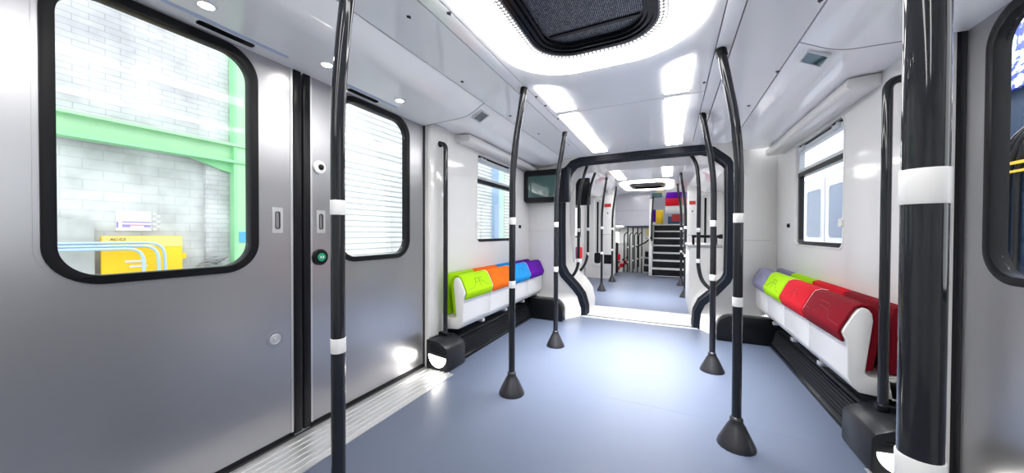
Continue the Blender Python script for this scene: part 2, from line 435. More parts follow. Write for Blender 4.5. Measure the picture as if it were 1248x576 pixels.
# loudspeaker squares at the bay end of each header
for lab, s, m in (('small square grey speaker grille on the left ceiling slope', -1, 'grille'), ('small square dark mirror on the right ceiling slope', 1, 'screen')):
    t = thing('ceiling_speaker' if s < 0 else 'ceiling_mirror', lab, 'speaker' if s < 0 else 'mirror', (CX + s * 1.0, 2.22, 2.0))
    ax = Vector((CX + s * .955, 0, 2.0275)); d = Vector((s * .142, 0, -.078)).normalized(); n = Vector((d.z * s, 0, -d.x * s)).normalized()
    if n.z > 0: n = -n
    def fn(u, v, w, ax=ax, d=d, n=n): p = ax + d * u + n * w; return (p.x, v, p.z)
    build('frame', MB().prism([rect(0, .10, 2.15, 2.265), rect(.006, .094, 2.156, 2.259)], -.004, .009, fn), M['alup'], t)
    build('grille' if s < 0 else 'mirror_face', MB().prism([rect(.006, .094, 2.156, 2.259)], -.004, .006, fn), M['alup'] if s < 0 else M[m], t)
    if s < 0:
        mb = MB()
        for i in range(9):
            y = 2.163 + i * .0105
            mb.prism([rect(.01, .09, y, y + .004)], .006, .0075, fn)
        build('slats', mb, M['dark'], t)

# small black ceiling locks
LK = [(-1.055, 1.13), (-1.19, 1.745), (-.868, 2.2), (-.864, 2.38), (-.866, 2.70), (-.889, 1.2), (-1.15, 2.98), (-1.18, 2.42), (.52, 2.98), (.56, 2.42), (.545, 1.76), (.19, 2.45), (-1.0, 3.5)]
for x, y in LK:
    u = abs(x - CX); z = ZC if u < .54 else 2.07 - (u - .545) * .056
    solo('ceiling_lock', MB().lathe([(.009, -.004), (.010, -.001), (.010, .004)], (x, y, z), 'Z', 12).box(x - .002, x + .002, y - .012, y + .012, z - .0055, z - .003), M['dark'],
         'tiny dark quarter-turn lock in a white ceiling panel', 'lock', 'ceiling panel locks')

# ------------------------------------------------------------------ sliding doors
def door_leaf(nm, x, sx, y0, y1, wy0, wy1, edge, window=True, tinted=False):
    """x inner face, sx = +1 when the inside lies towards +x; edge: y side carrying the rubber nose"""
    xo = x - sx * .035
    outer = rect(y0, y1, .012, 1.966); g = rrect(wy0 + .016, wy1 - .017, .930, 1.934, .12, 12)
    t = build(nm, MB().prism([outer, g], xo, x, YZ), M['steel'], None, loc=(x, (y0 + y1) / 2, .012)); t['kind'] = 'structure'
    build('window_seal', MB().prism([rrect(wy0, wy1, .914, 1.954, .135, 12), rrect(wy0 + .031, wy1 - .034, .945, 1.915, .105, 12)], x - sx * .036, x + sx * .012, YZ), M['rubber'], t, bevel=.004)
    build('seal_flange', MB().prism([rrect(wy0 - .014, wy1 + .014, .900, 1.968 - .004, .148, 12), rrect(wy0 - .001, wy1 + .001, .913, 1.955, .135, 12)], x - sx * .002, x + sx * .002, YZ), M['steel'], t)
    build('pane', MB().prism([rrect(wy0 + .031, wy1 - .034, .945, 1.915, .105, 12)], x - sx * .022, x - sx * .016, YZ), M['glassd'] if tinted else M['glass'], t)
    if edge:
        e0, e1 = (y1 - .002, y1 + .040) if edge > 0 else (y0 - .040, y0 + .002)
        build('rubber_edge', MB().box(min(x - sx * .03, x + sx * .012), max(x - sx * .03, x + sx * .012), e0, e1, .02, 1.962), M['rubber'], t, bevel=.006)
        k0, k1 = (y1 - .014, y1 - .002) if edge > 0 else (y0 + .002, y0 + .014)
        build('edge_trim', MB().box(min(x, x + sx * .004), max(x, x + sx * .004), k0, k1, .02, 1.96), M['alu'], t)
    build('bottom_seal', MB().box(min(x - sx * .03, x + sx * .004), max(x - sx * .03, x + sx * .004), y0, y1, .010, .034), M['rubber'], t)
    return t
d1 = door_leaf('door_1', DL, 1, DY0, 1.078, .296, .911, 1)
d2 = door_leaf('door_2', DL, 1, 1.166, 2.10, 1.325, 1.94, -1)
d3 = door_leaf('door_3', DR, -1, 1.23, 2.15, 1.375, 1.99, -1, tinted=False)
d4 = door_leaf('door_4', DR, -1, .14, 1.14, .34, .955, 1)
# recessed finger pulls, one per leaf
for d, y in ((d1, 1.0), (d2, 1.232)):
    h = build('pull_plate', MB().prism([rrect(y - .026, y + .026, 1.095, 1.225, .006), rrect(y - .012, y + .012, 1.115, 1.205, .011)], DL, DL + .003, YZ), M['alu'], d)
    build('pull_recess', MB().prism([rrect(y - .012, y + .012, 1.115, 1.205, .011)], DL + .0002, DL + .0008, YZ), M['steeld'], h)
    build('pull_rim', MB().prism([rrect(y - .012, y + .012, 1.115, 1.205, .011), rrect(y - .009, y + .009, 1.118, 1.202, .009)], DL + .001, DL + .005, YZ), M['dark'], h)
# lock disc low on the near leaf
lk = build('lock_disc', MB().prism([circ(.986, .555, .040, 32), circ(.986, .555, .027, 32)], DL, DL + .004, YZ), M['steeld'], d1)
build('lock_core', MB().lathe([(.027, 0), (.027, .003), (.022, .005), (.022, .002), (.010, .002), (.010, .008), (.003, .009)], (DL, .986, .555), 'X', 24), M['alu'], lk)
# round lens and push button of the second leaf
t = thing('door_camera', 'round white disc with a black centre above the finger pull, beside the door join', 'camera', (DL, 1.223, 1.469))
build('disc', MB().lathe([(.038, 0), (.038, .006), (.033, .012), (.018, .014)], (DL, 1.223, 1.469), 'X', 32), M['band'], t)
build('lens', MB().lathe([(.018, .012), (.016, .017), (.006, .019)], (DL, 1.226, 1.470), 'X', 24), M['black'], t)
t = thing('door_button', 'round black door button with green centre beside the door join', 'button', (DL, 1.222, .958))
build('bezel', MB().lathe([(.046, 0), (.046, .012), (.040, .020), (.024, .022)], (DL, 1.222, .958), 'X', 36), M['black'], t)
g = build('push_cap', MB().lathe([(.024, .018), (.023, .025), (.004, .027)], (DL, 1.222, .958), 'X', 28), M['green'], t, label='green push cap')
mb = MB()
for s in (-1, 1):
    mb.prism([[(1.222 + s * .003, .958 + .009), (1.222 + s * .012, .958), (1.222 + s * .003, .958 - .009), (1.222 + s * .005, .958)]], DL + .026, DL + .028, YZ)
build('arrow_mark', mb, M['band'], g)

# door posts: black gap + bay pillar
struct('trim_9', MB().box(-1.86, DL + .004, 2.10, 2.128, 0, 1.97).box(DR - .004, DR + .05, 2.10, 2.175, 0, 1.99).box(1.06, 1.2, 2.128, 2.175, 0, 2.02), M['gap'])
struct('trim_10', MB().box(WL - .09, WL + .012, 2.128, 2.36, .24, 1.995), M['wall'], bevel=.01)
struct('trim_11', MB().box(WR - .012, WR + .022, 2.112, 2.34, .24, 2.005), M['wall'], bevel=.008)
struct('trim_12', MB().box(WL - .09, WL + .012, -.14, .075, 0, 1.995).box(WR - .012, WR + .1, -.14, .10, 0, 1.995), M['wall'], bevel=.008)

# ------------------------------------------------------------------ bay walls with windows
def bay_wall(nm, wx, s, y0, y1, wy0, wy1, joint):
    x1 = wx - s * .06
    g = rrect(wy0, wy1, 1.0, 1.90, .06)
    struct(nm, MB().prism([rect(y0, y1, 0, 2.3), g], min(wx, x1), max(wx, x1), YZ), M['wall'])
    return g
bay_wall('wall_left', WL, 1, 2.12, 4.28, 2.86, 3.79, 3.9)
bay_wall('wall_right', WR, -1, 2.12, 4.62, 2.965, 3.915, 3.9)
struct('wall_left_rear', MB().box(WL - .06, WL, YB, .08, 0, 2.3), M['wall'])
struct('wall_right_rear', MB().box(WR, WR + .06, YB, .10, 0, 2.3), M['wall'])
struct('wall_back', MB().box(-1.9, 1.25, YB - .06, YB, 0, 2.3), M['wall'])

def bay_window(nm, wx, s, y0, y1):
    a = lambda d: wx - s * d
    X = lambda p, q: (min(a(p), a(q)), max(a(p), a(q)))
    t = build(nm, MB().prism([rrect(y0 - .012, y1 + .012, .988, 1.912, .07), rrect(y0 + .004, y1 - .004, 1.004, 1.896, .056)], *X(-.004, .05), YZ), M['wall'], None, bevel=.003)
    t['kind'] = 'structure'
    build('outer_frame', MB().prism([rrect(y0 + .004, y1 - .004, 1.004, 1.896, .056), rrect(y0 + .034, y1 - .034, 1.034, 1.866, .03)], *X(.02, .055), YZ), M['black'], t)
    build('transom', MB().box(*X(.012, .055), y0 + .02, y1 - .02, 1.615, 1.655), M['black'], t)
    h = build('vent_sash', MB().prism([rect(y0 + .02, y1 - .02, 1.655, 1.875), rect(y0 + .045, y1 - .045, 1.682, 1.835)], *X(.015, .05), YZ), M['alup'], t)
    for yy in (y0 + .14, y1 - .14):
        build('latch', MB().box(*X(-.005, .03), yy - .05, yy + .05, 1.845, 1.882), M['alup'], h, bevel=.006)
        build('latch_lever', MB().box(*X(-.01, .0), yy - .02, yy + .02, 1.872, 1.884), M['black'], h)
    build('pane', MB().box(*X(.036, .040), y0 + .03, y1 - .03, 1.03, 1.62), M['glass'], t)
    build('vent_pane', MB().box(*X(.034, .038), y0 + .04, y1 - .04, 1.675, 1.84), M['glass'], t)
    return t
w1 = bay_window('window_1', WL, 1, 2.86, 3.79)
w2 = bay_window('window_2', WR, -1, 2.965, 3.915)
for wx, s, ya, w in ((WL, 1, 2.872, w1), (WR, -1, 2.985, w2)):
    build('edge_tab', MB().prism([rrect(ya - .028, ya + .022, 1.15, 1.205, .01)], min(wx - s * .01, wx + s * .012), max(wx - s * .01, wx + s * .012), YZ), M['whitep'], w)
for wx, s, y, lab in ((WL, 1, 3.92, 'small black socket on the left wall past the window'), (WR, -1, 4.09, 'small black socket on the right wall past the window')):
    solo('wall_socket', MB().box(min(wx, wx + s * .008), max(wx, wx + s * .008), y - .03, y + .03, 1.16, 1.20).lathe([(.013, 0), (.012, s * .016)], (wx, y, 1.18), 'X', 12), M['black'], lab, 'socket')

# ------------------------------------------------------------------ gangway end wall, rubber frame, tunnel
# opening outline, left then over the top to the right: (x, y, z)
OP = [(-1.055, 4.345, 0), (-1.052, 4.335, .12), (-1.085, 4.29, .27), (-1.145, 4.26, .36), (-1.285, 4.19, .535), (-1.335, 4.165, .66), (-1.338, 4.15, 1.2), (-1.338, 4.15, 1.64),
      (-1.318, 4.15, 1.74), (-1.23, 4.15, 1.93), (-1.15, 4.15, 2.015), (-1.045, 4.15, 2.045), (-.34, 4.15, 2.055), (.31, 4.15, 2.055), (.42, 4.15, 2.02), (.56, 4.15, 1.895), (.598, 4.15, 1.82),
      (.606, 4.15, 1.2), (.603, 4.165, .66), (.575, 4.18, .58), (.47, 4.24, .43), (.35, 4.28, .30), (.312, 4.30, .20), (.303, 4.345, .06), (.303, 4.345, 0)]
OU = [(-1.20, 4.09, 0), (-1.5, 4.15, .12), (-1.77, 4.24, .27), (-1.77, 4.24, .36), (-1.77, 4.24, .535), (-1.77, 4.24, .66), (-1.77, 4.24, 1.2), (-1.77, 4.24, 1.64),
      (-1.77, 4.24, 1.9), (-1.77, 4.24, 2.08), (-1.3, 4.12, 2.085), (-1.1, 4.12, 2.09), (-.34, 4.12, 2.09), (.4, 4.12, 2.09), (.62, 4.12, 2.085), (1.06, 4.5, 2.07), (1.06, 4.5, 1.82),
      (1.06, 4.5, 1.2), (1.06, 4.5, .66), (1.06, 4.5, .58), (1.06, 4.5, .43), (1.06, 4.5, .30), (.9, 4.4, .2), (.5, 4.15, .06), (.45, 4.11, 0)]
struct('wall_gangway', MB().strip(OU, OP), M['wall'], angle=50)
struct('trim_13', MB().box(-1.77, -1.42, 4.15, 4.158, 1.128, 1.130).box(.68, .93, 4.2, 4.206, 1.03, 1.032), M['gapg'])

def off(path, dx, dy, k=1.0):
    """move an opening outline into the opening by dx and along y by dy"""
    out = []
    n = len(path)
    for i, p in enumerate(path):
        a = Vector(path[max(i - 1, 0)]); b = Vector(path[min(i + 1, n - 1)]); t = (b - a); nrm = Vector((t.z, 0, -t.x))
        nrm = nrm.normalized() if nrm.length > 1e-6 else Vector((1, 0, 0))
        out.append((p[0] + nrm.x * dx, p[1] + dy, max(0., p[2] + nrm.z * dx)))
    return out
fr = thing('gangway_portal', 'black rubber frame around the gangway opening at the carriage end', 'gangway frame', (CX, 4.25, 0))
A = off(OP, -.012, -.012); B = off(OP, .055, -.004); C_ = off(OP, .06, .20); D = off(OP, -.01, .22)
mb = MB().strip(A, B).strip(B, C_).strip(C_, D).strip(D, A)
build('rubber_ring', mb, M['rubg'], fr, angle=50)
mb = MB()
for k in (.05, .10, .15):
    r0 = off(OP, .0605, k); r1 = off(OP, .066, k + .012); r2 = off(OP, .0605, k + .024)
    mb.strip(r0, r1).strip(r1, r2)
build('ribs', mb, M['rubg'], fr, angle=20)
tun = MB()
T0 = off(OP, .02, .20); T1 = [(x + (0 if z < .5 else .10 * min(1, (z - .5) / .3) * (-1 if x < CX else 1)), 5.06, z) for x, y, z in off(OP, .03, 0)]
struct('wall_tunnel', MB().strip(T0, T1), M['wall'], angle=50)
# threshold between the cars
tp = thing('gangway_plate', 'pale studded metal plate across the gangway floor', 'floor plate', (CX, 4.7, 0))
build('plate', MB().box(-1.035, .285, 4.345, 5.05, -.02, .006), M['plate'], tp)
mb = MB()
ys = [4.44 + i * .04 for i in range(15)]
for i in range(34):
    for j, y in enumerate(ys):
        x = -1.03 + i * .039 + (.018 if j % 2 else 0)
        if x < .27: mb.lathe([(.011, .006), (.009, .0105), (.004, .0115)], (x, y, 0), 'Z', 6)
build('studs', mb, M['nosing'], tp, kind='stuff')
build('front_edge', MB().box(-1.045, .295, 4.30, 4.345, 0, .009), M['alup'], tp)
build('front_joint', MB().box(-1.045, .295, 4.345, 4.375, .003, .010), M['black'], tp)

# ------------------------------------------------------------------ grab poles
def pole(label, x, y, lean, ztop=2.062, bands=(1.18, .748), r=.022, cone=True):
    t = thing('grab_pole', label, 'pole', (x, y, 0))
    pts = smooth_path([(x, y, .02), (x, y, 1.585), (x + lean * .085, y, ztop)], 8, .45)
    build('tube', MB().tube(pts, r, 24), M['pole'], t)
    for z in bands:
        build('white_band', MB().lathe([(r + .0012, z - .024), (r + .0016, z - .023), (r + .0016, z + .023), (r + .0012, z + .024)], (x, y, 0), 'Z', 28), M['band'], t)
    if cone:
        build('base_cone', MB().lathe([(.088, 0), (.088, .008), (.078, .03), (.060, .068), (.042, .105), (.030, .125), (.029, .138)], (x, y, 0), 'Z', 40, .02), M['cone'], t, angle=60)
        build('collar', MB().lathe([(.030, .136), (.031, .140), (.026, .150), (.023, .152)], (x, y, 0), 'Z', 28), M['cone'], t)
    tx = x + lean * .085; d = Vector((lean * .085, 0, ztop - 1.585)).normalized()
    build('ceiling_socket', MB().tube([Vector((tx, y, ztop)) - d * .035, Vector((tx, y, ztop)) + d * .006], r + .004, 20), M['black'], t)
    return t
pole('tall dark pole nearest the left doors, crossing the near edge of the shutter window', -.99, .733, 1, bands=(1.181, .727))
pole('thick looking dark pole at the right, nearest the camera', .315, .655, -1, bands=(1.165, .770))
pole('dark pole on the left in front of the orange and blue folded seats', -.972, 2.03, 1)
pole('dark pole on the left, its cone just ahead of the gangway', -1.0, 3.075, 1)
pole('dark pole on the right just ahead of the gangway frame', .312, 3.07, -1)
pole('dark pole on the right with the largest floor cone, beside the folded seats', .318, 2.04, -1)
pole('left dark pole beyond the gangway, the nearer one', -1.175, 6.41, 1, 2.14, (1.2, .72))
pole('left dark pole beyond the gangway, the farther one beside the grey partition', -1.185, 7.75, 1, 2.14, (1.2, .72))
pole('right dark pole beyond the gangway, the nearer one beside the stairs', .24, 6.41, -1, 2.14, (1.2, .72))
pole('right dark pole beyond the gangway, the farther one at the foot of the stairs', .212, 7.8, -1, 2.14, (1.2, .72))

# wall rails by the bays
for lab, wx, s, y in (('black vertical grab rail on the white pillar by the left folded seats', WL, 1, 2.25), ('black vertical grab rail on the white wall by the dark red seat', WR, -1, 2.235)):
    t = thing('grab_rail', lab, 'rail', (wx + s * .075, y, .25)); x = wx + s * (.072 if s > 0 else .104)
    build('tube', MB().tube(smooth_path([(wx + s * .012, y, 1.845), (x, y, 1.845), (x, y, .27)], 8, .9 if False else .5) if False else
          [Vector((wx + s * .012, y, 1.845))] + [Vector((x - s * .045 + s * .045 * math.sin(a), y, 1.80 + .045 * math.cos(a))) for a in [i * PI / 16 for i in range(9)]] + [Vector((x, y, .243))], .019, 20), M['pole'], t)
    build('wall_flange', MB().lathe([(.026, 0), (.026, s * .010), (.021, s * .014)], (wx + s * .010, y, 1.845), 'X', 20), M['black'], t)
    build('foot_clamp', MB().lathe([(.027, .241), (.027, .264), (.021, .272)], (x, y, 0), 'Z', 20).box(min(wx, x), max(wx, x), y - .014, y + .014, .243, .262), M['black'], t)

# gangway grab bars hooking into the frame at their lower end
def hook_bar(lab, pts, bands):
    t = thing('gangway_grab_bar', lab, 'rail', pts[-1])
    build('tube', MB().tube(smooth_path(pts, 8, .48), .021, 20), M['pole'], t)
    x, y = pts[2][0], pts[2][1]
    for z in bands: build('white_band', MB().lathe([(.0225, z - .024), (.0228, z - .023), (.0228, z + .023), (.0225, z + .024)], (x, y, 0), 'Z', 24), M['band'], t)
    a, b = Vector(pts[-2]), Vector(pts[-1]); d = (b - a).normalized()
    build('foot', MB().tube([b - d * .03, b + d * .01], .028, 18), M['black'], t)
hook_bar('left black bar hooking into the rubber gangway frame', [(-1.03, 4.55, 2.06), (-1.115, 4.52, 1.75), (-1.14, 4.5, 1.5), (-1.14, 4.5, .66), (-1.19, 4.47, .52), (-1.315, 4.42, .42)], (1.14, .665 + .06))
hook_bar('left black bar on the far side of the gangway', [(-1.035, 5.22, 2.12), (-1.12, 5.15, 1.85), (-1.145, 5.1, 1.6), (-1.145, 5.1, .76), (-1.18, 5.08, .62), (-1.30, 5.04, .45)], (1.16, .78))
hook_bar('right black bar hooking into the rubber gangway frame', [(.205, 4.45, 2.05), (.275, 4.43, 1.92), (.30, 4.42, 1.65), (.30, 4.42, .70), (.34, 4.40, .53), (.47, 4.34, .43)], (1.14, .78))

# ------------------------------------------------------------------ folding seats
PAN = [(.150, .395), (.122, .66), (.126, .695), (.140, .718), (.160, .724), (.180, .714), (.196, .690), (.236, .605), (.240, .590), (.222, .545), (.218, .36), (.205, .325), (.172, .288), (.03, .276), (.03, .372), (.135, .376)]
CUSH_IN = [(.148, .400), (.120, .66), (.124, .697), (.139, .721), (.160, .727), (.182, .717), (.198, .692), (.239, .607), (.243, .590), (.226, .543)]
CUSH_OUT = [(.118, .405), (.086, .66), (.094, .708), (.128, .738), (.162, .742), (.194, .729), (.212, .698), (.252, .612), (.257, .588), (.236, .535)]
def seat(label, colour, wx, s, y0, y1, pattern=True, group=None):
    t = thing('folding_seat', label, 'seat', (wx, (y0 + y1) / 2, .276))
    P = lambda prof: [(wx + s * d, z) for d, z in prof]
    build('seat_pan', MB().prism([P(PAN)], y0 + .004, y1 - .004, XZ), M['whitep'], t, bevel=.006, angle=50)
    build('cushion', MB().prism([P(CUSH_IN + CUSH_OUT[::-1])], y0 + .012, y1 - .012, XZ), M[colour], t, bevel=.009, seg=3, angle=50)
    build('edge_piping', MB().prism([P([(d, z) for d, z in CUSH_IN[3:]] + [(d - .004, z + .001) for d, z in CUSH_OUT[::-1]][:7])], y1 - .0115, y1 - .005, XZ), M['whitep'], t)
    build('backrest', MB().prism([P([(.0, .40), (.062, .40), (.055, .70), (.045, .736), (.012, .745), (0, .74)])], y0 + .006, y1 - .010, XZ), M[colour], t, bevel=.008)
    build('back_shell', MB().prism([P([(.0, .276), (.05, .276), (.066, .39), (.0, .40)])], y0 + .004, y1 - .004, XZ), M['whitep'], t)
    build('hinge_foot', MB().box(min(wx + s * .12, wx + s * .19), max(wx + s * .12, wx + s * .19), y1 - .09, y1 - .045, .262, .288), M['alu'], t, bevel=.004)
    if pattern:
        # stitched outline on the sloping front of the cushion
        f = lambda k, y: (wx + s * (.2125 + (.252 - .2125) * k), y, .698 + (.612 - .698) * k)
        L = y1 - y0; mb = MB()
        for pl in ([(.93, .06), (.85, .30), (.40, .40), (.30, .62), (.85, .80), (.80, .93)], [(.02, .42), (.02, .66), (-.0, .66)], [(.40, .40), (.02, .42)], [(.02, .55), (.95, .55)]):
            mb.tube([f(k, y0 + q * L) for k, q in pl], .0026, 6)
        build('stitching', mb, M['ink'] if colour in () else STITCH[colour], t)
    return t
STITCH = {k: mat(k + ' stitching', c, .7, rvar=.02) for k, c in dict(lime=(.16, .33, .01), orange=(.5, .07, .008), blue=(.012, .16, .42), purple=(.08, .004, .22), red=(.36, .008, .015), crimson=(.17, .002, .01), lav=(.17, .16, .26)).items()}
for lab, c, y0, y1 in (('folded seat with lime green cushion, nearest the left doors', 'lime', 2.29, 2.755), ('folded seat with orange cushion between the lime and blue ones', 'orange', 2.755, 3.235),
                       ('folded seat with sky blue cushion behind the left pole', 'blue', 3.235, 3.705), ('folded seat with purple cushion at the end of the left row', 'purple', 3.705, 4.17)):
    seat(lab, c, WL, 1, y0, y1)
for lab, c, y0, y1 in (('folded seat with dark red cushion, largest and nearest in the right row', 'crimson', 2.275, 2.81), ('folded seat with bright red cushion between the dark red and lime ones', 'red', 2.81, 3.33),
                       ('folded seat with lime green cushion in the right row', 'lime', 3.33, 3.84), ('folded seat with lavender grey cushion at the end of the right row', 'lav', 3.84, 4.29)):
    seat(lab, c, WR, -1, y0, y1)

# ------------------------------------------------------------------ heaters with slatted covers and end boxes with a step light
def heater(lab, wx, s, y0, ybox, y1):
    t = thing('heater', lab, 'heater', (wx, (y0 + y1) / 2, 0))
    P = lambda prof: [(wx + s * d, z) for d, z in prof]
    build('casing', MB().prism([P([(0, 0), (.168, 0), (.168, .024), (.150, .034), (.112, .185), (.10, .200), (0, .268)])], ybox, y1, XZ), M['black'], t, bevel=.003)
    mb = MB()
    for i in range(7):
        z = .045 + i * .0205; d = .150 - (z - .034) * .25
        mb.prism([P([(d, z), (d + .016, z + .003), (d + .016, z + .008), (d - .002, z + .012)])], ybox + .02, y1 - .04, XZ)
    build('slats', mb, M['dark'], t)
    build('top_rail', MB().prism([P([(.118, .186), (.128, .190), (.124, .206), (.10, .208)])], ybox, y1, XZ), M['dark'], t, bevel=.003)
    e = build('end_box', MB().prism([P([(0, 0), (.207, 0), (.214, .02), (.212, .165), (.196, .190), (.118, .232), (.10, .236), (0, .238)])], y0, ybox + .01, XZ), M['dark'], t, bevel=.008)
    mb = MB()
    for i in range(4):
        z = .150 + i * .017; mb.prism([P([(.045, z), (.19 - i * .025, z - .006), (.19 - i * .025, z), (.045, z + .007)])], y0 - .004, y0 + .004, XZ)
    build('vent_slots', mb, M['black'], e)
    n = 16; half = [(.112 + .083 * math.cos(PI + PI * i / n), .118 + .086 * math.sin(PI + PI * i / n)) for i in range(n + 1)]
    half = [(d, z - (d - .112) * .10) for d, z in half]
    build('step_light', MB().prism([P(half)], y0 - .006, y0 + .004, XZ), M['step'], e, label='glowing half round step light')
heater('black slatted heater under the left folded seats with a glowing step light', WL, 1, 2.092, 2.33, 3.925)
heater('black slatted heater under the right folded seats with a glowing step light', WR, -1, 2.06, 2.34, 3.965)
for lab, x0, x1, y0, y1, rs in (('low black rounded box in the corner past the purple seat', -1.76, -1.195, 3.93, 4.085, 1), ('low black rounded box in the corner past the lavender seat', .44, 1.045, 3.97, 4.095, -1)):
    r = .14; z1 = .265
    if rs > 0: pr = [(x0, 0), (x1, 0)] + [(x1 - r + r * math.cos(a), z1 - r + r * math.sin(a)) for a in [i * PI / 16 for i in range(9)]] + [(x0, z1)]
    else: pr = [(x1, 0), (x1, z1)] + [(x0 + r - r * math.sin(a), z1 - r + r * math.cos(a)) for a in [i * PI / 16 for i in range(9)]] + [(x0, 0)]
    solo('equipment_box', MB().prism([pr], y0, y1, XZ), M['black'], lab, 'equipment box', bevel=.012)

# ------------------------------------------------------------------ passenger monitors
t = thing('monitor', 'dark framed passenger monitor on the left end wall', 'monitor', (-1.47, 4.05, 1.5))
build('housing', MB().prism([rrect(-1.765, -1.165, 1.497, 1.925, .045)], 4.05, 4.135, XZ), M['dark'], t, bevel=.012, seg=3)
build('bezel', MB().prism([rrect(-1.76, -1.23, 1.51, 1.912, .03), rrect(-1.705, -1.275, 1.565, 1.845, .01)], 4.036, 4.056, XZ), M['black'], t)
build('screen', MB().box(-1.706, -1.274, 4.046, 4.054, 1.564, 1.846), M['screen'], t)
build('side_grip', MB().prism([rrect(-1.215, -1.145, 1.49, 1.935, .03)], 4.025, 4.13, XZ), M['rubg'], t, bevel=.014, seg=3)
t = thing('monitor', 'black back of a monitor seen through the gangway on the left', 'monitor', (-1.3, 5.3, 1.55))
build('housing', MB().prism([rrect(-1.444, -1.16, 1.55, 1.985, .03)], 5.28, 5.36, XZ), M['black'], t, bevel=.008)
for z in (1.735, 1.80):
    build('connector', MB().lathe([(.014, -.014), (.012, 0)], (-1.415, 5.28, z), 'Y', 12), M['band'], t)
build('mount_arm', MB().box(-1.52, -1.44, 5.30, 5.34, 1.72, 1.80), M['black'], t)

# ------------------------------------------------------------------ the next car
NC = -.46
NL, NR = -1.92, 1.0
g = rrect(6.75, 7.75, 1.0, 1.72, .06)
struct('wall_left_far', MB().prism([rect(5.03, 9.9, -.9, 2.5), g], NL - .06, NL, YZ), M['wall'])
struct('window_3', MB().prism([rrect(6.75, 7.75, 1.0, 1.72, .06), rrect(6.79, 7.71, 1.04, 1.68, .05)], NL - .05, NL + .01, YZ), M['black'])
struct('window_4', MB().box(NL - .03, NL - .026, 6.77, 7.73, 1.02, 1.70), M['glass'])
struct('wall_right_far', MB().box(NR, NR + .06, 5.03, 13.2, 0, 3.2), M['wall'])
struct('wall_gangway_far', MB().box(-1.92, -1.33, 5.03, 5.06, 0, 2.2).box(.62, 1.0, 5.03, 5.06, 0, 2.2).box(-1.34, .63, 5.03, 5.06, 2.06, 2.2), M['wall'])
ZF = 2.15
mbc = MB().prism([rect(NC - .66, NC + .66, 5.06, 9.34), rrect(NC - .33, NC + .33, 7.32, 8.35, .16)], ZF, ZF + .02, XY)
struct('ceiling', mbc, M['ceil'])
struct('ceiling', MB().box(NC - .66, NC + .66, 7.2, 8.5, 2.28, 2.3), M['gap'])
for sgn in (-1, 1):
    X = lambda u: NC + sgn * u
    struct('ceiling', MB().prism([[(X(.666), ZF), (X(.93), 2.12), (X(1.12), 1.98), (X(1.47), 1.98), (X(1.47), 2.3), (X(.666), 2.3)]], 5.06, 9.34, XZ), M['ceil'])
light_panel('ceiling light beyond the gangway, left of the two', rect(-.93, -.77, 5.35, 6.72), ZF)
light_panel('ceiling light beyond the gangway, right of the two', rect(-.125, .025, 5.35, 6.68), ZF)
ceiling_ring('smaller looking glowing ceiling ring far beyond the gangway', NC - .52, NC + .52, 7.05, 8.6, NC - .33, NC + .33, 7.32, 8.35, ZF, .34, .16, beads=False)

# pillar panels either side of the far vestibule
def pillar(lab, x0, x1, xs0, xs1, xp0, xp1, y):
    t = thing('pillar_panel', lab, 'panel', ((x0 + x1) / 2, y, 0))
    build('panel', MB().box(x0, x1, y, y + .08, .0, 2.2), M['wall'], t)
    build('handle_frame', MB().prism([rrect(xs0, xs1, .30, 1.98, .09), rrect(xs0 + .035, xs1 - .035, .36, 1.92, .05)], y - .03, y, XZ), M['whitep'], t, bevel=.006)
    build('handle_slot', MB().prism([rrect((xs0 + xs1) / 2 - .02, (xs0 + xs1) / 2 + .02, .62, 1.87, .02)], y - .012, y, XZ), M['black'], t)
    build('handle_foot', MB().prism([rrect(xs0 + .04, xs1 - .04, .36, .62, .04)], y - .02, y, XZ), M['black'], t)
    build('equipment_door', MB().box(xp0, xp1, y - .012, y, .12, 2.02), M['whitep'], t, bevel=.003)
    build('joint', MB().box(xp0, xp1, y - .0135, y - .011, 1.06, 1.068), M['gapg'], t)
    s = build('red_sign', MB().box(xp0 + .03, xp1 - .05, y - .018, y - .012, 1.73, 1.81), M['redp'], t, label='red sign plate')
    build('keyhole', MB().lathe([(.016, 0), (.016, .008)], ((xp0 + xp1) / 2 - .01, y - .02, 1.585), 'Y', 12), M['black'], t)
    build('vent_box', MB().box(xp0 + .03, xp1 - .03, y - .02, y - .012, .36, .58), M['black'], t)
    return t
p1 = pillar('white pillar with a black handle slot and red sign, left beyond the gangway', -1.9, -1.225, -1.715, -1.49, -1.475, -1.235, 8.2)
p2 = pillar('white pillar with a black handle slot and red sign, right beyond the gangway', .335, .998, .56, .80, .345, .545, 8.2)
s = build('number_plate', MB().box(-1.44, -1.33, 8.17, 8.185, 2.05, 2.17), M['paper'], p1, label='white plate with a dark digit')
text('digit', '2', .10, M['ink'], s, Matrix.Translation((-1.385, 8.1695, 2.11)) @ Matrix.Rotation(PI / 2, 4, 'X'))

# cabinet with the padded arm bar
t = thing('cabinet', 'white cabinet with a grey top beside the right gangway bar', 'cabinet', (.6, 5.4, 0))
build('body', MB().box(.24,   .99, 5.07, 6.29, 0, .91), M['whitep'], t, bevel=.008)
build('top', MB().box(.225, .99, 5.065, 6.30, .91, .945), M['greyt'], t, bevel=.006)
build('arm_bar', MB().tube([(.27, 5.2, 1.06), (.62, 5.2, 1.06)], .02, 16), M['black'], t)
build('arm_post', MB().tube([(.29, 5.2, .94), (.29, 5.2, 1.06)], .016, 12), M['black'], t)
build('arm_post', MB().tube([(.56, 5.2, .94), (.56, 5.2, 1.06)], .016, 12), M['black'], t)
build('arm_knob', MB().lathe([(.018, -.03), (.03, -.01), (.03, .02), (.012, .035)], (.61, 5.2, 1.06), 'X', 16), M['black'], t)
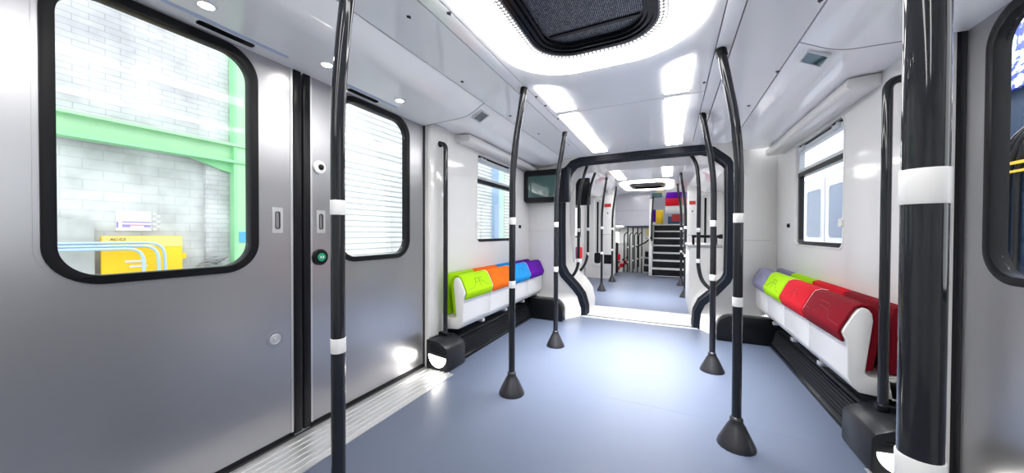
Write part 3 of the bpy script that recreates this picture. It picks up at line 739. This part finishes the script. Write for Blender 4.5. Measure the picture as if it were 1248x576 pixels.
# seats glimpsed in the next car at the left
for lab, c, x0 in (('blue seat glimpsed through the gangway at the far left', 'blue', -1.69), ('red seat glimpsed through the gangway at the far left', 'red', -1.62)):
    y = 6.15 if c == 'blue' else 6.35
    t = thing('folding_seat', lab, 'seat', (x0, y, .5))
    build('seat_pan', MB().prism([[(NL + .01, .5), (x0 + .06, .5), (x0 + .06, .6), (NL + .01, .6)]], y - .09, y + .09, XZ), M['whitep'], t, bevel=.01)
    build('cushion', MB().prism([rrect(x0 - .06, x0 + .07, .60, .83, .03)], y - .09, y + .09, XZ), M[c], t, bevel=.02)
    build('pedestal', MB().box(NL + .03, x0, y - .04, y + .04, 0, .5), M['black'], t)

# partition above the way down
struct('wall_partition', MB().box(-1.34, -.47, 9.34, 9.38, 1.30, 2.3), M['greyp'])
struct('trim_14', MB().box(-1.34, -.47, 9.332, 9.34, 1.70, 1.706), M['gapg'])
struct('trim_15', MB().box(-.50, -.42, 9.30, 9.46, -.2, 2.0), M['whitep'], bevel=.01)
t = thing('stair_rail', 'black handrail post along the left edge of the stairs', 'rail', (-.43, 9.3, 0))
build('post', MB().tube(smooth_path([(-.43, 9.27, .9), (-.43, 9.27, 1.5), (-.40, 9.30, 2.05)], 6, .4), .02, 12), M['black'], t)
build('slanted_rail', MB().tube([(-.43, 9.27, 1.0), (-.60, 9.5, .85), (-.85, 9.9, .72)], .02, 12), M['black'], t)
# stairs up
t = thing('stairs', 'black stairs with pale nosings leading to the upper deck', 'stairs', (-.05, 9.9, 0))
n = 7; rise = 1.37 / n; run = .2
for i in range(n):
    y = 9.36 + i * run
    build('step', MB().box(-.42, .335, y, y + run + .01, max(0, i * rise - .1), (i + 1) * rise - .03), M['black'], t)
    build('nosing', MB().box(-.42, .335, y - .012, y + run, (i + 1) * rise - .036, (i + 1) * rise), M['nosing'], t, label='pale step nosing')
struct('wall_stair_right', MB().box(.34, .38, 8.28, 13.2, 0, 3.2), M['wall'])
struct('wall_stair_left', MB().box(-.47, -.43, 9.38, 10.9, -.9, 1.4), M['whitep'])
# upper deck
struct('floor', MB().box(-1.9, 1.0, 10.75, 13.5, 1.28, 1.37), M['floor'])
struct('wall_upper_end', MB().box(-1.9, 1.0, 13.2, 13.25, 1.3, 3.2), M['greyp'])
struct('ceiling', MB().box(-1.9, 1.0, 9.34, 13.3, 2.75, 2.8), M['ceil'])
struct('ceiling', MB().box(-1.95, 1.05, 9.33, 9.37, 2.16, 2.8).box(-1.95, -1.34, 9.33, 9.37, 0, 2.2), M['wall'])
light_panel('ceiling light over the upper deck', rect(-.4, -.2, 11.0, 12.2), 2.75)
for lab, c1, c2, x0, x1, y, z0 in (('tall upper deck seat with purple top and red band at the head of the stairs', 'purple', 'red', -.15, .33, 11.9, 1.37), ('yellow upper deck seat left of the tall purple one', 'yellow', 'yellow', -.43, -.21, 12.0, 1.37)):
    t = thing('train_seat', lab, 'seat', ((x0 + x1) / 2, y, z0)); h = 1.12 if c1 == 'purple' else .5
    build('seat_base', MB().box(x0 + .08, x1 - .05, y - .1, y + .2, z0, z0 + .28), M['trainb'] if c1 == 'purple' else M['yellow'], t, bevel=.02)
    if c1 == 'purple':
        build('back_shell', MB().prism([rrect(x0, x1, z0 + .38, z0 + .72, .03)], y - .04, y + .06, XZ), M['band'], t, bevel=.01)
        build('backrest', MB().prism([rrect(x0, x1, z0 + .62, z0 + .88, .03)], y - .055, y + .05, XZ), M['red'], t, bevel=.015, label='red backrest band')
        build('headrest', MB().prism([[(x0, z0 + .86), (x1, z0 + .86), (x1, z0 + 1.16), (x0 + .18, z0 + 1.16), (x0 + .14, z0 + 1.10), (x0 + .04, z0 + 1.06)]], y - .06, y + .06, XZ), M['purple'], t, bevel=.015, label='purple headrest')
        build('underseat_panel', MB().box(x0 + .2, x1 - .02, y - .12, y - .1, z0 + .12, z0 + .34), M['redp'], t)
    else:
        build('backrest', MB().prism([rrect(x0, x1, z0 + .02, z0 + h, .04)], y - .06, y + .04, XZ), M['yellow'], t, bevel=.015)
t = thing('train_seat', 'narrow purple seat edge beside the stair rail', 'seat', (-.46, 11.5, 1.37))
build('backrest', MB().prism([rrect(-.50, -.42, 1.45, 1.86, .03)], 11.45, 11.6, XZ), M['purple'], t, bevel=.015)
build('seat_base', MB().box(-.50, -.42, 11.45, 11.6, 1.37, 1.46), M['whitep'], t)
t = thing('monitor', 'dark blue display hanging above the upper deck', 'monitor', (-.38, 11.9, 2.3))
build('housing', MB().box(-.55, -.24, 11.9, 11.96, 2.28, 2.50), M['trainb'], t, bevel=.01)
build('screen', MB().box(-.53, -.26, 11.893, 11.901, 2.30, 2.48), M['screen'], t)
build('mount_arm', MB().box(-.41, -.38, 11.92, 11.94, 2.49, 2.76), M['black'], t)

# lower deck beyond the partition
struct('floor', MB().box(-1.9, -.47, 9.36, 14.5, -.55, -.5), M['floor'])
struct('floor', MB().box(-1.9, -.47, 9.34, 9.8, -.06, 0), M['floor'])
struct('wall_lower_end', MB().box(-1.95, -.2, 14.5, 14.55, -.5, 1.4), M['wall'])
solo('yellow_wall_panel', MB().box(-.85, -.48, 14.46, 14.5, .75, 1.3), M['yellowp'], 'yellow panel high on the end wall of the lower deck', 'panel')  # plain yellow panel fixed to the end wall
struct('wall_lower_left', MB().box(-1.97, -1.92, 9.9, 14.5, -.5, .45).box(-1.97, -1.92, 9.9, 14.5, 1.15, 1.35), M['wall'])
struct('wall_lower_right', MB().box(-.45, -.41, 10.9, 14.5, -.5, 1.35), M['wall'])
struct('ceiling', MB().box(-1.97, -.4, 9.38, 14.5, 1.32, 1.36), M['ceil'])
light_panel('ceiling light over the lower deck', rect(-1.5, -1.3, 9.8, 14.0), 1.32)
for k, lab in enumerate(('nearest of the four dark poles on the lower deck', 'second of the four dark poles on the lower deck', 'third of the four dark poles on the lower deck', 'farthest of the four dark poles on the lower deck')):
    y = 10.3 + k * .75; x = -1.13 + k * .075
    t = thing('deck_pole', lab, 'pole', (x, y, -.5))
    build('tube', MB().tube([(x, y, -.5), (x, y, 1.32)], .02, 12), M['black'], t)
    build('side_loop', MB().tube(smooth_path([(x - .10, y, -.1), (x - .10, y, 1.02), (x - .07, y, 1.1), (x, y, 1.12)], 5, .45), .017, 10), M['black'], t)
    build('white_band', MB().lathe([(.022, .66), (.022, .71)], (x, y, 0), 'Z', 14).lathe([(.022, .22), (.022, .27)], (x, y, 0), 'Z', 14), M['band'], t)
for k, (lab, c) in enumerate((('red and white seat nearest on the lower deck', 'red'), ('red and white seat in the middle of the lower deck', 'red'), ('red and white seat farthest on the lower deck', 'red'))):
    y = 10.4 + k * 1.1
    t = thing('train_seat', lab, 'seat', (-1.6, y, -.5))
    build('seat_base', MB().box(-1.86, -1.40, y - .22, y + .22, -.5, -.02), M['whitep'], t, bevel=.03)
    build('cushion', MB().box(-1.84, -1.38, y - .22, y + .2, -.02, .08), M[c], t, bevel=.03)
    build('backrest', MB().box(-1.84, -1.40, y + .14, y + .24, .06, .72), M['whitep'], t, bevel=.03)
    build('armrest', MB().box(-1.42, -1.37, y - .18, y + .16, .2, .25), M['black'], t, bevel=.012)
t = thing('bin', 'dark upright bin beside the far left pole', 'bin', (-1.36, 9.5, 0))
build('body', MB().prism([rrect(-1.42, -1.29, .0, .85, .05)], 9.42, 9.55, XZ), M['black'], t, bevel=.02)
build('red_flap', MB().box(-1.30, -1.24, 9.41, 9.55, .35, .52), M['red'], t, bevel=.01, label='red flap')
t = thing('deck_steps', 'short flight of dark steps at the end of the lower deck', 'stairs', (-.72, 12.5, -.5))
for i in range(4):
    build('step', MB().box(-.84, -.47, 12.3 + i * .3, 13.6, -.5 + i * .24, -.5 + (i + 1) * .24 - .04), M['black'], t)
    build('nosing', MB().box(-.84, -.47, 12.29 + i * .3, 12.6 + i * .3, -.5 + (i + 1) * .24 - .04, -.5 + (i + 1) * .24), M['alup'], t)
t = thing('round_handle_disc', 'white disc with a small hole below the stair rail', 'disc', (-.58, 9.7, .96))
build('disc', MB().lathe([(.075, -.02), (.08, 0), (.075, .02)], (-.58, 9.72, .96), 'Y', 24), M['band'], t)
build('hub', MB().lathe([(.02, -.01), (.02, .01)], (-.58, 9.70, .96), 'Y', 12), M['gapg'], t)

# ------------------------------------------------------------------ outside, left: depot wall
HX = -5.0
struct('floor', MB().box(-9, -2.3, -6, 16, -1.05, -1.0), M['ground'])
struct('floor', MB().box(1.6, 6, -6, 16, -1.05, -1.0), M['ground'])
struct('wall_depot', MB().box(HX - .2, HX, -4, 16, 1.95, 6), M['bricks'])
struct('wall_depot', MB().box(HX - .26, HX - .06, -4, 1.97, -1, 1.95), M['block'])
struct('wall_depot', MB().box(HX - .2, HX, 1.97, 16, -1, 1.95), M['bricks'])
t = thing('steel_beam', 'long green steel beam across the white brick wall outside', 'beam', (HX + .05, .5, 1.92))
build('web', MB().box(HX, HX + .06, -2.5, 2.36, 1.98, 2.17), M['ggreen'], t)
build('flange', MB().box(HX, HX + .14, -2.5, 2.36, 2.16, 2.19), M['ggreen'], t)
build('flange', MB().box(HX - .05, HX + .14, -2.5, 2.36, 1.955, 1.985), M['ggreen2'], t)
build('gusset', MB().prism([[(1.8, 1.96), (2.36, 1.96), (2.36, 1.80), (2.1, 1.86)]], HX + .01, HX + .05, YZ), M['ggreen2'], t)
for lab, y0, dy, y1 in (('pale green steel column outside the near door window', 2.20, .12, 2.62), ('pale green steel column outside the left bay window', 8.85, .30, 9.25)):
    t = thing('steel_column', lab, 'column', (HX + .15, (y0 + y1) / 2, -1))
    build('web', MB().box(HX + dy - .02, HX + dy - .005, y0 + .02, y1 - .02, -1, 5.5), M['ggreen' if y0 < 5 else 'mint'], t)
    build('flange', MB().box(HX + .01, HX + dy, y0, y0 + .03, -1, 5.5), M['ggreen2' if y0 < 5 else 'sky'], t)
    build('flange', MB().box(HX + .01, HX + dy, y1 - .03, y1, -1, 5.5), M['ggreen'], t)
    if y0 < 5:
        build('blue_plate', MB().box(HX + dy - .005, HX + dy + .005, y0 + .05, y0 + .17, .97, 1.10), M['bluesign'], t, label='blue plate')
        build('cable_pipe', MB().tube([(HX + dy + .01, y0 + .2, -1), (HX + dy + .01, y0 + .2, 5.4)], .012, 8), M['sky'], t)
t = thing('roller_shutter', 'wide white roller shutter outside the second door window', 'shutter', (HX + .1, 5.5, -1))
mb = MB()
for i in range(50): mb.prism([[(HX + .02, -1 + i * .1), (HX + .07, -1 + i * .1 + .02), (HX + .07, -1 + i * .1 + .08), (HX + .02, -.9 + i * .1)]], 3.3, 12.6, XZ)
build('curtain', mb, M['shutter'], t)
build('guide', MB().box(HX + .01, HX + .12, 3.2, 3.31, -1, 4), M['alup'], t)
build('guide', MB().box(HX + .01, HX + .12, 12.59, 12.7, -1, 4), M['alup'], t)
# yellow board
t = thing('yellow_board', 'yellow metal board leaning by the depot wall with white strips', 'board', (HX + .1, 1.44, -1))
build('panel', MB().box(HX + .02, HX + .06, 1.15, 1.735, -1.0, 1.055), M['yellow'], t, bevel=.004)
build('upper_band', MB().box(HX + .061, HX + .064, 1.155, 1.73, .94, 1.05), M['yellowp'], t)
build('white_strip', MB().box(HX + .061, HX + .065, 1.30, 1.45, .785, .808), M['paper'], t)
build('white_strip', MB().box(HX + .061, HX + .065, 1.33, 1.46, .735, .756), M['paper'], t)
build('side_tab', MB().box(HX + .02, HX + .06, 1.735, 1.765, .80, .86), M['yellow'], t)
text('marking', 'AC-C3', .036, M['ink'], t, Matrix.Translation((HX + .066, 1.255, 1.02)) @ Matrix.Rotation(PI / 2, 4, 'Z') @ Matrix.Rotation(PI / 2, 4, 'X'))
# notice
t = thing('wall_notice', 'white printed notice with violet and pink rows above the yellow board', 'notice', (HX, 1.4, 1.1))
build('sheet', MB().box(HX - .06, HX - .054, 1.27, 1.525, 1.105, 1.315), M['paper'], t)
build('violet_row', MB().box(HX - .054, HX - .052, 1.315, 1.52, 1.192, 1.204).box(HX - .054, HX - .052, 1.315, 1.37, 1.145, 1.172).box(HX - .054, HX - .052, 1.47, 1.52, 1.145, 1.172).box(HX - .054, HX - .052, 1.275, 1.288, 1.14, 1.2), M['violet'], t)
build('pink_row', MB().box(HX - .054, HX - .052, 1.37, 1.47, 1.16, 1.174), M['pink'], t)
mb = MB()
for i in range(7): mb.box(HX - .06, HX - .055, 1.535 + (.03 if i % 2 else 0), 1.565 + (.03 if i % 2 else 0), 1.115 + i * .028, 1.138 + i * .028)
build('check_strip', mb, M['paper'], t)
# slab, pipes, parts
solo('concrete_slab', MB().prism([[(.55, -1.0), (1.12, -1.0), (1.11, 1.18), (1.08, 1.21), (1.0, 1.225), (.96, 1.205), (.93, 1.225), (.55, 1.215)]], HX - .02, HX + .05, YZ), M['conc'], 'grey slab leaning on the wall left of the yellow board', 'slab', bevel=.006)
for lab, dz, yb, dx in (('upper of the pale blue bent pipes in front of the yellow board', .0, 1.56, .14), ('middle pale blue bent pipe in front of the yellow board', -.03, 1.50, .18), ('lower pale blue bent pipe, ending shortest', -.055, 1.38, .22)):
    x = HX + dx
    solo('bent_pipe', MB().tube(smooth_path([(x, .2, -1.0), (x, .22, .995 + dz), (x, yb, .985 + dz), (x, yb + .06, -1.0)], 8, .1), .014, 12), M['sky'], lab, 'pipe', 'bent pipes outside')
t = thing('parts_pile', 'small heap of dark metal parts on a ledge by the green column', 'parts', (HX + .1, 2.05, -1))
build('plinth', MB().box(HX + .02, HX + .2, 1.86, 2.13, -1.0, .69), M['conc'], t)
mb = MB()
for i in range(9):
    y = 1.90 + .022 * i; mb.tube([(HX + .05, y - .04, .705 + .02 * (i % 4)), (HX + .16, y + .05, .73 + .02 * ((i * 3) % 5))], .008, 8)
build('rods', mb, M['steeld'], t)

# ------------------------------------------------------------------ outside, right: a parked train
TX = 2.7
t = thing('parked_train', 'pale parked train with rounded windows outside the right window', 'train', (TX + .4, 8, -.6))
build('body', MB().prism([[(TX, -.7), (TX, 2.25), (TX + .12, 2.38), (TX + .5, 2.42), (TX + .5, -.7)]], 6.3, 14, XZ), M['trainw'], t)
for y0 in (7.40, 8.50, 10.0):
    w = build('window', MB().prism([rrect(y0, y0 + .8, 1.0, 2.03, .1), rrect(y0 + .03, y0 + .77, 1.03, 2.0, .08)], TX - .015, TX + .01, YZ), M['alup'], t)
    build('pane', MB().prism([rrect(y0 + .03, y0 + .77, 1.03, 2.0, .08)], TX - .008, TX - .002, YZ), M['trainb'], w)
build('door_joint', MB().box(TX - .006, TX, 8.37, 8.40, -.4, 2.2).box(TX - .006, TX, 9.5, 9.53, -.4, 2.2).box(TX - .006, TX, 7.2, 7.23, -.4, 2.2), M['gapg'], t)
build('roof_edge', MB().box(TX - .02, TX + .02, 6.3, 14, 2.24, 2.27), M['alup'], t)
t = thing('parked_train', 'dark blue train front under a blue and white sheet outside the right door', 'train', (TX + .4, 4.5, -.6))
build('cab', MB().prism([rrect(2.2, 6.2, -.7, 2.62, .3)], TX, TX + .8, YZ), M['cab'], t, bevel=.03)
build('sheet', MB().prism([[(2.3, 2.32), (3.6, 2.25), (4.4, 2.36), (6.1, 2.28), (6.0, 3.2), (4.5, 3.5), (2.4, 3.2)]], TX - .03, TX + .3, YZ), M['graf'], t, label='blue and white sheet')
build('yellow_tape', MB().box(TX - .06, TX - .045, 4.1, 4.55, 1.70, 1.725).box(TX - .06, TX - .045, 3.9, 4.5, 1.63, 1.65), M['yellow'], t, label='yellow tape marks')
build('white_label', MB().box(TX - .012, TX, 4.68, 4.82, 2.28, 2.42), M['paper'], t)
mb = MB()
for k in range(4):
    mb.tube(smooth_path([(TX - .02, 4.75 - k * .1, -.3), (TX - .02, 4.72 - k * .1, 1.9 + .03 * k), (TX - .02, 3.4, 2.3 + .02 * k)], 8, .4), .02, 8)
build('cables', mb, M['dark'], t)

# ------------------------------------------------------------------ light
def area(name, loc, rot, sx, sy, e, col=(1, 1, 1)):
    l = bpy.data.lights.new(name, 'AREA'); l.shape = 'RECTANGLE'; l.size = sx; l.size_y = sy; l.energy = e; l.color = col
    o = bpy.data.objects.new(name, l); COL.objects.link(o); o.location = loc; o.rotation_euler = rot
    return o
area('outside_fill_light', (-3.0, 6.5, 5.2), (0, math.radians(28), 0), 1.5, 14, 8, (.95, .98, 1))  # fill light added to brighten the depot wall, no lamp is modelled here
area('outside_fill_light', (1.9, 9, 4.6), (0, math.radians(-22), 0), .8, 12, 260, (.95, .97, 1))  # fill light added to brighten the parked train's side
def beam(x, y, z, sx, sy, e, spread=68):
    o = area('lamp_beam', (x, y, z - .012), (0, 0, 0), sx, sy, e, (1, .99, .98)); o.data.spread = math.radians(spread)
beam(-.755, 3.3, ZC, .15, 1.3, 15); beam(.03, 3.3, ZC, .15, 1.3, 15); beam(-.745, 2.3, ZC, .13, .4, 5); beam(.033, 2.3, ZC, .13, .4, 5)
beam(-.745, 1.05, ZC, .12, 1.2, 30); beam(.05, 1.05, ZC, .12, 1.2, 30); beam(-.345, 1.87, ZC, .5, .1, 9)
for x in (-.85, -.05): beam(x, 6.0, ZF, .15, 1.3, 12)
beam(NC - .38, 7.75, ZF, .14, .9, 8); beam(NC + .38, 7.75, ZF, .14, .9, 8)
def spot(name, loc, d, e, size, blend=.6, rad=.03, col=(1, .95, .86)):
    l = bpy.data.lights.new(name, 'SPOT'); l.energy = e; l.spot_size = size; l.spot_blend = blend; l.shadow_soft_size = rad; l.color = col
    o = bpy.data.objects.new(name, l); COL.objects.link(o); o.location = loc; o.rotation_euler = Vector(d).to_track_quat('-Z', 'Y').to_euler()
for y in (.637, 1.128, 1.636): spot('downlight_beam', (-1.605, y, 1.955), (0, 0, -1), 6, math.radians(90))
spot('step_light_beam', (-1.66, 2.075, .09), (.02, -1, -.12), .8, math.radians(130))
spot('step_light_beam', (.94, 2.045, .09), (-.02, -1, -.12), .8, math.radians(130))

w = bpy.data.worlds.new('world'); SC.world = w; w.use_nodes = True
bg = w.node_tree.nodes['Background']; bg.inputs[0].default_value = (.93, .97, 1, 1); bg.inputs[1].default_value = 1.15

# ------------------------------------------------------------------ camera (found from the carriage's own vanishing points)
f, yaw, pitch, roll = 401.55, .447355509, -.0111504815, .00344076875
cd = bpy.data.cameras.new('camera'); cam = bpy.data.objects.new('camera', cd); COL.objects.link(cam)
cd.sensor_width = 36; cd.sensor_fit = 'HORIZONTAL'; cd.lens = 36 * f / 1248; cd.clip_start = .02; cd.clip_end = 100
cy, sy = math.cos(yaw), math.sin(yaw)
right = Vector((cy, sy, 0)); fw = Vector((-sy, cy, 0)); up = Vector((0, 0, 1))
F = fw * math.cos(pitch) + up * math.sin(pitch); U = up * math.cos(pitch) - fw * math.sin(pitch)
R = right * math.cos(roll) + U * math.sin(roll); U2 = U * math.cos(roll) - right * math.sin(roll)
cam.matrix_world = Matrix(((R.x, U2.x, -F.x, 0), (R.y, U2.y, -F.y, 0), (R.z, U2.z, -F.z, 1.10), (0, 0, 0, 1)))
SC.camera = cam
SC.view_settings.view_transform = 'Standard'; SC.view_settings.look = 'None'; SC.view_settings.exposure = 1.2; SC.view_settings.gamma = 1
SC.view_settings.use_curve_mapping = False
SC.cycles.max_bounces = 10; SC.cycles.diffuse_bounces = 6; SC.cycles.transparent_max_bounces = 12
SC.cycles.sample_clamp_indirect = 8
